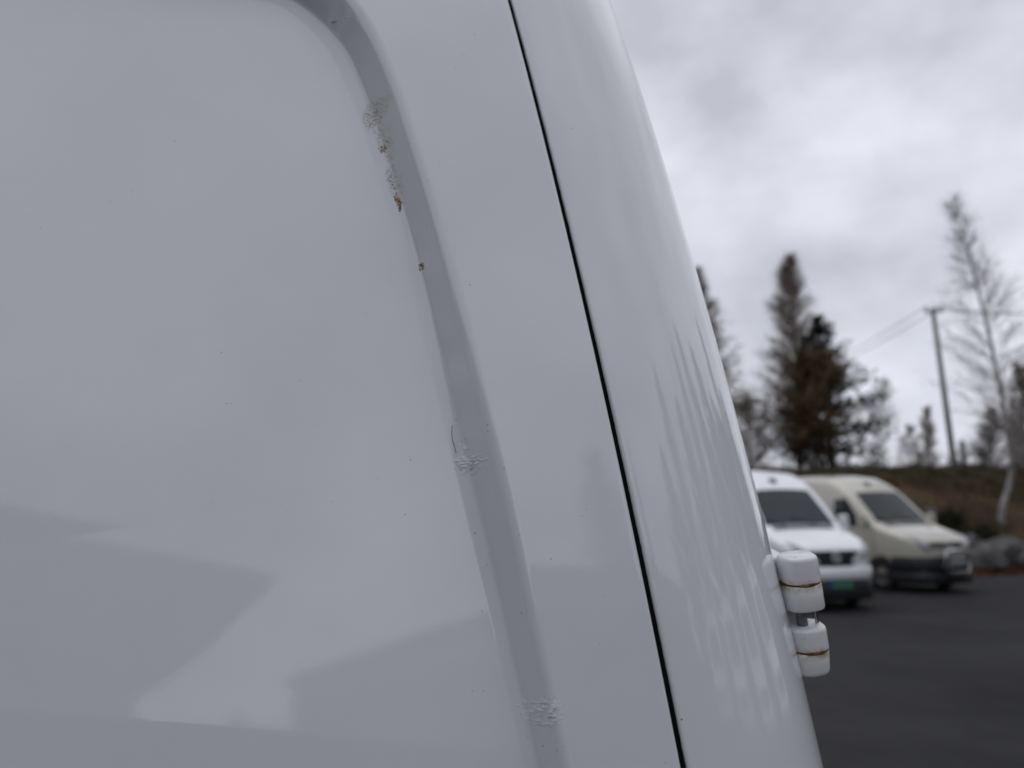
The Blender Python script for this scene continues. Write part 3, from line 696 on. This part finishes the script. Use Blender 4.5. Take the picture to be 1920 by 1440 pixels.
def twig_tree(name, base, tip, mid, width, n_br, twigs, leaf, leaf_mat_, label, cat='tree', trunk_r=0.13, bark_m='birch_bark', twig_m='twig', shape='cone', start=0.18, droop=0.0, rise=0.6, group=None, seed=1, tw=0.011, leaf_s=0.06, leaf_from=0.0, spread=0.8):
    rg = random.Random(seed); base = Vector(base); tip = Vector(tip); H = (tip - base).length
    root = empty(name, base)
    pts = spline([base - base, *[Vector(m_) - base for m_ in mid], tip - base], 6)
    tr_ = MB(); nP = len(pts); tr_.tube(pts, [trunk_r * (1 - i / (nP - 1)) ** 0.85 + 0.012 for i in range(nP)], 8)
    tr_.build('trunk', MAT[bark_m], root, smooth=True)
    cr_ = MB(); lf = []
    def axis(t):
        x = t * (nP - 1); i = min(nP - 2, int(x)); return pts[i].lerp(pts[i + 1], x - i)
    for k in range(n_br):
        t = start + (1 - start) * ((k + rg.random()) / n_br); c = axis(t); az_ = rg.random() * 6.283
        u = (t - start) / (1 - start)
        if shape == 'cone': rad = width * (min(1, u * 3.2 + 0.35)) * (1 - u) ** 0.75
        elif shape == 'oval': rad = width * math.sin(math.pi * min(1, 0.12 + 0.88 * u)) ** 0.7
        else: rad = width * (1 - u) ** 0.68 * min(1, 0.62 + u * 2)
        rad *= rg.uniform(0.65, 1.1); rad = max(rad, 0.25)
        d = Vector((math.cos(az_), math.sin(az_), rise + 0.5 * u)).normalized(); q = [c]; dd = d.copy()
        for j in range(4):
            dd = (dd + Vector((rg.gauss(0, .12), rg.gauss(0, .12), rg.gauss(0, .10) - droop * 0.25))).normalized(); q.append(q[-1] + dd * rad / 4)
        br = max(0.008, trunk_r * 0.32 * (1 - t)); cr_.tube(q, [br, br * .8, br * .6, br * .45, 0.005], 4, False)
        for j in range(twigs):
            f = rg.uniform(0.15, 1.0) * 3.999; i = int(f); o_ = q[i].lerp(q[i + 1], f - i)
            e_ = (dd + Vector((rg.gauss(0, spread), rg.gauss(0, spread), rg.gauss(0.1, spread * .75) - droop))).normalized(); ln = rg.uniform(0.35, 1.1) * (0.4 + 0.4 * width / 2) * (0.5 + 0.5 * (1 - u))
            p1 = o_ + e_ * ln * .5; p2 = p1 + (e_ + Vector((rg.gauss(0, .3), rg.gauss(0, .3), -droop * .8))).normalized() * ln * .5
            cr_.tube([o_, p1, p2], [tw, tw * .7, tw * .3], 3, False)
            for _ in range(leaf):
                if t < leaf_from: continue
                z_ = rg.random(); lf.append((o_.lerp(p2, z_) + Vector((rg.gauss(0, .06), rg.gauss(0, .06), rg.gauss(0, .06))), rg.uniform(.6, 1.4) * leaf_s))
    co = cr_.build('crown', MAT[twig_m], root)
    if lf:
        lm = MB()
        for p, s_ in lf:
            a = Vector((rg.gauss(0, 1), rg.gauss(0, 1), rg.gauss(0, 1))).normalized(); b = a.orthogonal().normalized(); c_ = a.cross(b)
            lm.add([p - b * s_, p + c_ * s_ * .5, p + b * s_, p - c_ * s_ * .5], [(0, 1, 2, 3)])
        tag(lm.build('leaves', MAT[leaf_mat_], co), kind='stuff')
    tag(root, label, cat, group); return root
def pine(name, base, H, width, label, n_br=70, seed=3, start=0.05, group=None, dens=16, mat='needle', asym=0.0, leafs=0.16):
    rg = random.Random(seed); root = empty(name, base); tr_ = MB()
    pts = [Vector((0.12 * math.sin(i * .8) * (i > 0), 0.1 * math.cos(i) * (i > 0), H * i / 8)) for i in range(9)]
    tr_.tube(pts, [0.16 * (1 - i / 8.5) + .01 for i in range(9)], 8); tr_.build('trunk', MAT['pine_bark'], root, smooth=True)
    cr_ = MB(); lm = MB()
    for k in range(n_br):
        t = start + (1 - start) * (k + rg.random()) / n_br; az_ = rg.random() * 6.283; u = (t - start) / (1 - start)
        rad = width * (1 - u) ** 0.8 * min(1, 0.75 + u) * rg.uniform(.6, 1.12) + 0.15
        if asym: rad *= 1 + asym * math.cos(az_)
        c = Vector((0, 0, H * t)); d = Vector((math.cos(az_), math.sin(az_), rg.uniform(-.1, .35) + .5 * u)).normalized()
        q = [c + d * rad * i / 3 + Vector((0, 0, -.06 * rad * math.sin(i))) for i in range(4)]
        cr_.tube(q, [.035 * (1 - t) + .008, .02, .012, .006], 4, False)
        for j in range(int(dens * (0.4 + rad / width))):
            f = rg.uniform(.12, 1.02); p = q[0].lerp(q[3], f) + Vector((rg.gauss(0, .13), rg.gauss(0, .13), rg.gauss(0, .10))) * (0.4 + rad * .5)
            for _ in range(6):
                a = (d + Vector((rg.gauss(0, .9), rg.gauss(0, .9), rg.gauss(.3, .7)))).normalized(); b = a.orthogonal().normalized() * leafs * .2; s_ = leafs * rg.uniform(.6, 1.3)
                lm.add([p - b, p + a * s_ * .5 + b * .6, p + a * s_, p + b], [(0, 1, 2, 3)])
    co = cr_.build('crown', MAT['pine_bark'], root); tag(lm.build('needles', MAT[mat], co), kind='stuff')
    tag(root, label, 'tree', group); return root
def stand(px, Y):
    p = ground_at(px, Y, 3.5); return Vector((p.x, p.y, ground_z(p.x, p.y) - 0.05))
GT = 'trees on the bank behind the vans'
MAT['grey_twig'] = bark('grey_brown_twigs', (0.16, 0.130, 0.108), (0.28, 0.235, 0.20))
def tall(px0, Y, top_px, top_py, dy=0.0):
    b = stand(px0, Y); t = at(top_px, top_py, Y + dy); return b, t
b, t = tall(1500, 37, 1477, 488); m1 = b.lerp(t, .5) + Vector((.15, 0, 0))
twig_tree('birch_tree', b, t, [m1], 3.5, 210, 54, 1, 'golden', 'tall brownish birch with a narrow pointed top, standing left of the dark pine', seed=4, group=GT, trunk_r=.15, droop=.1, rise=.85, shape='full', leaf_s=.042, start=.06, twig_m='grey_twig', tw=.0062, leaf_from=.0, spread=.95)
b = stand(1560, 34.6)
pine('pine_tree', b, (at(1543, 596, 34.6) - b).z, 3.4, 'dark green pine with a broad ragged crown behind the beige van', 120, 5, 0.03, GT, 34, asym=.12, leafs=.30)
b, t = tall(1520, 33.4, 1524, 668)
twig_tree('rowan_tree', b, t, [b.lerp(t, .5)], 2.1, 80, 40, 4, 'golden', 'rusty brown leafed tree in front of the birch and the pine', seed=8, group=GT, trunk_r=.1, shape='oval', start=.16, leaf_s=.08, tw=.008)
b, t = tall(1345, 34, 1303, 512)
twig_tree('birch_tree', b, t, [b.lerp(t, .5) + Vector((.2, 0, 0))], 2.6, 130, 50, 1, 'brownleaf', 'brown birch half hidden by the edge of the near white van', seed=14, group=GT, trunk_r=.13, droop=.2, start=.08, twig_m='grey_twig', tw=.0065, shape='full', rise=.8, spread=.95)
b, t = tall(1410, 40, 1400, 760)
twig_tree('birch_tree', b, t, [b.lerp(t, .5)], 2.8, 80, 44, 1, 'brownleaf', 'low grey bare tree between the half hidden birch and the tall pointed one', seed=15, group=GT, trunk_r=.07, shape='oval', start=.05, twig_m='pale_twig', tw=.008)
b, t = tall(1650, 41, 1655, 715)
twig_tree('birch_tree', b, t, [b.lerp(t, .5)], 1.3, 52, 34, 0, 'brownleaf', 'thin bare sapling rising at the right edge of the dark pine', seed=16, group=GT, trunk_r=.05, shape='oval', start=.1, twig_m='pale_twig', tw=.008)
b, t = tall(1737, 60, 1738, 765)
twig_tree('birch_tree', b, t, [b.lerp(t, .5)], 1.7, 78, 26, 1, 'brownleaf', 'small far grey tree just left of the utility pole', seed=17, group=GT, trunk_r=.1, start=.05, tw=.016, twig_m='grey_twig')
b, t = tall(1712, 62, 1705, 800)
twig_tree('birch_tree', b, t, [b.lerp(t, .5)], 1.6, 65, 26, 0, 'brownleaf', 'lower far grey tree, leftmost of those by the utility pole', seed=18, group=GT, trunk_r=.09, start=.05, shape='oval', twig_m='pale_twig', tw=.016)
for i, (px, Y, ty, wd, lab) in enumerate(((1815, 55, 826, .9, 'small dark far spruce just right of the utility pole'), (1853, 58, 838, .9, 'small dark far spruce, the lower one left of the white birch'), (1915, 50, 842, 1.1, 'low dark spruce at the right edge of the photo'))):
    b = stand(px, Y); pine('spruce_tree', b, (at(px, ty, Y) - b).z, wd, lab, 40, 30 + i, 0.02, GT, 12, leafs=.26)
b, t = tall(1860, 48, 1862, 770)
twig_tree('birch_tree', b, t, [b.lerp(t, .5)], 2.3, 67, 46, 0, 'brownleaf', 'slim dark young tree close left of the white birch trunk', seed=19, group=GT, trunk_r=.06, start=.1)
# the bare white birch at the right: its stem starts low on the bank
yB = 24.0
pB = ground_at(1872, yB, 1.9); pB = Vector((pB.x, pB.y, ground_z(pB.x, pB.y) - .05))
def on(px, py): return at(px, py, yB)
twig_tree('birch_tree', pB, on(1786, 378), [on(1880, 950), on(1897, 880), on(1886, 790), on(1868, 690), on(1845, 590), on(1822, 500)], 3.0, 150, 26, 0, 'brownleaf', 'bare white birch with a leaning trunk on the bank, twigs crossing the wires', seed=20, group=GT, trunk_r=.092, start=.27, twig_m='pale_twig', shape='cone', droop=.05, rise=.6, spread=.6, tw=.0048)
b, t = tall(1925, 33, 1912, 690)
twig_tree('birch_tree', b, t, [b.lerp(t, .5)], 1.3, 78, 40, 1, 'brownleaf', 'brown leafed young tree behind the white birch at the right edge', seed=21, group=GT, trunk_r=.08, start=.08, twig_m='grey_twig', tw=.007)
rgx = random.Random(77)
fm = MB()                                     # far wood along the horizon
for k in range(2600):
    a = rgx.uniform(-math.pi, math.pi); D = rgx.uniform(95, 150) if abs(a) < 1.5 else rgx.uniform(62, 90); x, y = D * math.sin(a), D * math.cos(a) ; z0 = ground_z(x, y); hh = rgx.uniform(2.0, 6.0) * (0.55 if abs(a) > 1.5 else 1)
    fm.tube([(x, y, z0), (x + rgx.gauss(0, .2), y, z0 + hh)], [.10, .03], 3, False)
    for j in range(12):
        zz = z0 + hh * rgx.uniform(.15, 1); a2 = rgx.random() * 6.28; rr_ = hh * .22 * (1 - (zz - z0) / hh) + .15
        fm.tube([(x, y, zz), (x + rr_ * math.cos(a2), y + rr_ * math.sin(a2), zz + rr_ * .4)], [.07, .02], 3, False)
tag(fm.build('distant_wood', MAT['twig']), 'far grey line of bare trees along the horizon', 'wood', kind='stuff')

ORD = 'first second third fourth fifth sixth seventh eighth ninth tenth eleventh twelfth'.split()
# trees down the right side of the lot, mirrored in the curved corner
src = {o['label'].split()[0] + o.name: o for o in COL.objects if o.parent is None and o.get('group') == GT}
kinds = [next(o for o in src.values() if o['label'].startswith(k)) for k in ('tall brownish', 'dark green pine', 'rusty brown', 'brown birch half')]
for i, (x, y, k, rz, sc_) in enumerate(((19, 11, 0, 1, .95), (22, 15.5, 1, 2, 1.2), (18, 7.5, 2, 3, 1.2), (18.5, 4.5, 1, 4, 1.25), (20, 1.5, 0, 5, 1.0), (18, -1.5, 3, 6, 1.0), (21, -5, 1, 7, 1.3), (20, -9, 0, 8, 1.0), (23, -14, 1, 9, 1.3), (16, -20, 3, 1.5, 1.0), (27, 10, 1, 2.5, 1.4), (26, 2, 1, 3.5, 1.4))):
    c = copy_tree(kinds[k]); c.location = (x, y, -0.05); c.rotation_euler = (0, 0, rz); c.scale = (sc_,) * 3
    c['label'] = ORD[i] + ' tree down the side of the lot, seen only as a reflection'; c['group'] = 'trees down the side of the lot'

for i, (x, y, rz, sc_) in enumerate(((-14, 5.5, .3, 1.25), (-12.5, 2.5, 1.1, 1.1), (-15, 0.5, 2.2, 1.35), (-12.8, -1.5, 3.0, 1.15), (-14.6, -4.0, 4.1, 1.3), (-17.5, 3.0, 5.2, 1.4), (-17.8, -2.5, 0.9, 1.4), (-21, 0.5, 1.9, 1.6))):  # unseen pines added to darken the groove wall and what it mirrors
    c = copy_tree(kinds[1]); c.location = (x, y, -0.05); c.rotation_euler = (0, 0, rz); c.scale = (sc_,) * 3
    c['label'] = ORD[i] + ' added pine beyond the front of the near van, unseen, darkening the groove wall'; c['group'] = 'added pines beyond the near van'

# utility pole and wires
YP = 36.0
pb_ = stand(1792, YP); pt = at(1749, 580, YP)
pole = empty('utility_pole', pb_)
mw = bark('pole_wood', (0.13, 0.13, 0.13), (0.26, 0.26, 0.25), 4); MAT['polewood'] = mw
m = MB(); m.tube([Vector((0, 0, -.3)), (pt - pb_) * .5, pt - pb_], [.15, .135, .115], 12); m.build('post', mw, pole, smooth=True)
m = MB(); ctrp = pt - pb_; m.box(ctrp + Vector((0, -.05, -.12)), (0.95, .10, .10)); m.build('crossarm', MAT['polewood'], pole, bevel=.01)
for dx in (-.42, .42, 0.1):
    m = MB(); m.lathe([(.03, -.1), (.055, .0), (.03, .06), (.05, .10), (.02, .16)], 10, ctrp + Vector((dx, -.05, .0)), (0, 0, 1)); m.build('insulator', MAT['cowl'], pole, smooth=True)
tag(pole, 'grey wooden utility pole with a short crossarm behind the vans', 'utility pole')
MAT['wire'] = simple('dark_wire', (0.05, 0.05, 0.055), 0.6)
for dx, lab in ((-.42, 'sagging overhead wire from the left end of the pole crossarm'), (.42, 'sagging overhead wire from the right end of the pole crossarm')):
    p0 = pt + Vector((dx, -.05, .12)); pl = at(1330, 742, 68) + Vector((dx, 0, 0)); pr = at(2300, 545, 21) + Vector((dx, 0, 0)); m = MB()
    for a_, b_, sag in ((p0, pl, 1.3), (p0, pr, .55)):
        m.tube([a_.lerp(b_, f) - Vector((0, 0, 4 * sag * f * (1 - f))) for f in steps(0, 1, 24)], 0.022, 5)
    tag(m.build('overhead_wire', MAT['wire']), lab, 'wire', 'wires on the utility pole')

# bank dressing
MAT['straw'] = leaf_mat('dry_grass', (0.034, 0.029, 0.015), (0.095, 0.080, 0.041))
MAT['greengrass'] = leaf_mat('green_tufts', (0.014, 0.018, 0.008), (0.035, 0.040, 0.016))
MAT['orangeleaf'] = leaf_mat('fallen_leaf', (0.060, 0.024, 0.010), (0.14, 0.055, 0.020))
gm = MB()
for _ in range(52000):
    x = rgx.uniform(3, 26); y = rgx.uniform(21, 33)
    if y < 26.0 and rgx.random() < .78: continue
    if noise.noise((x * .4, y * .4, 9)) < -.18 and y < 26.5: continue
    z = ground_z(x, y)
    if z < .25: continue
    h = rgx.uniform(.10, .34); a = rgx.random() * 6.28; dx, dy = math.cos(a) * .014, math.sin(a) * .014; lx, ly = rgx.gauss(0, .10), rgx.gauss(0, .10)
    gm.add([(x - dx, y - dy, z - .02), (x + dx, y + dy, z - .02), (x + lx, y + ly, z + h)], [(0, 1, 2)])
tag(gm.build('dry_grass', MAT['straw']), 'dry olive grass over the top of the bank', 'grass', kind='stuff')
lv = MB()
for _ in range(9000):
    x = rgx.uniform(6, 24); y = 20.6 + 0.05 * (x - 8) + .7 * math.sin(x * .35) + abs(rgx.gauss(0, .5)) - .12; z = ground_z(x, y) + rgx.uniform(.006, .03); s_ = rgx.uniform(.03, .07); a = rgx.random() * 6.28
    e1 = Vector((math.cos(a), math.sin(a), rgx.gauss(0, .25))) * s_; e2 = Vector((-math.sin(a), math.cos(a), rgx.gauss(0, .25))) * s_ * .6; p = Vector((x, y, z))
    lv.add([p - e1, p - e2, p + e1, p + e2], [(0, 1, 2, 3)])
tag(lv.build('fallen_leaves', MAT['orangeleaf']), 'rusty fallen leaves along the foot of the bank', 'leaves', kind='stuff')
mk = Mat('boulder_stone').set(Roughness=0.9); mk.color(mk.ramp(mk.noise(3, 6, rough=.65), [(0.3, (0.04, 0.04, 0.04)), (0.55, (0.10, 0.098, 0.095)), (0.75, (0.20, 0.195, 0.19))])); mk.bump(mk.noise(9, 5), .6, .05); MAT['stone'] = mk.m
def boulder(px, Y, sx, sy, sz, lab, seed):
    p = ground_at(px, Y, .2); z = ground_z(p.x, p.y); bm = bmesh.new(); bmesh.ops.create_icosphere(bm, subdivisions=3, radius=1)
    for v in bm.verts:
        c = v.co.copy(); k = 1 + .28 * noise.noise(c * 1.3 + Vector((seed, 0, 0))) + .10 * noise.noise(c * 3.5 + Vector((0, seed, 0))); v.co = Vector((c.x * sx * k, c.y * sy * k, max(-.35, c.z) * sz * k))
    me = bpy.data.meshes.new('boulder'); bm.to_mesh(me); bm.free(); me.materials.append(MAT['stone']); me.polygons.foreach_set('use_smooth', [True] * len(me.polygons)); me.set_sharp_from_angle(angle=R(35))
    o = bpy.data.objects.new('boulder', me); COL.objects.link(o); o.location = (p.x, p.y, z + sz * .15); o.rotation_euler = (0, 0, seed)
    tag(o, lab, 'rock', 'boulders at the foot of the bank')
boulder(1850, 21.2, .60, .5, .52, 'pale grey boulder nearest the nose of the beige van', 1.0)
boulder(1893, 21.6, .62, .5, .60, 'taller grey boulder in the middle of the row at the foot of the bank', 2.3)
boulder(1935, 21.3, .6, .5, .5, 'boulder cut off by the right edge of the photo', 3.9)
boulder(1822, 22.4, .35, .3, .32, 'small grey boulder behind the beige van nose', 5.2)
boulder(1757, 24.3, .22, .2, .2, 'small pale stone high on the bank above the beige van bonnet', 6.2)
def bush(px, Y, r_, lab, seed, mat='greengrass'):
    p = ground_at(px, Y, 1.0); z = ground_z(p.x, p.y); root = empty('bush', (p.x, p.y, z)); rg = random.Random(seed); s_ = MB(); l_ = MB()
    for k in range(40):
        d = Vector((rg.gauss(0, .8), rg.gauss(0, .8), rg.uniform(.3, 1.2))).normalized() * r_ * rg.uniform(.6, 1.1); s_.tube([(0, 0, -.05), d * .5 + Vector((0, 0, .05)), d], [.012, .008, .004], 3, False)
        for j in range(34):
            q = d * rg.uniform(.35, 1.05) + Vector((rg.gauss(0, .1), rg.gauss(0, .1), rg.gauss(0, .08))); a = Vector((rg.gauss(0, 1), rg.gauss(0, 1), rg.gauss(0, 1))).normalized(); b_ = a.orthogonal().normalized(); c_ = a.cross(b_); e_ = .05
            l_.add([q - b_ * e_, q + c_ * e_ * .6, q + b_ * e_, q - c_ * e_ * .6], [(0, 1, 2, 3)])
    st_ = s_.build('stems', MAT['twig'], root); tag(l_.build('leaves', MAT[mat], root), kind='stuff'); tag(root, lab, 'bush', 'bushes on the bank')
bush(1838, 22.6, .75, 'low dark green bush on the bank right of the beige van bonnet', 1)
b_src = [o for o in COL.objects if o.name == 'bush'][0]
for i, (x, y, k) in enumerate(((-0.6, -9.2, 2.1), (0.3, -9.6, 1.85), (1.1, -9.0, 1.95), (2.0, -9.6, 1.8), (2.9, -9.2, 2.0))):  # unseen bushes added to round off the pale reflection low on the panel
    c = copy_tree(b_src); c.location = (x, y, 0); c.scale = (k * .8, k * .8, k * 1.25); c.rotation_euler = (0, 0, i * 1.3); c['label'] = ORD[i] + ' added bush of the row behind the lot, unseen, shaping the reflection in the paint'; c['group'] = 'added bushes behind the lot'
bush(1790, 23.6, .6, 'olive bush on the bank behind the beige van windscreen', 2)
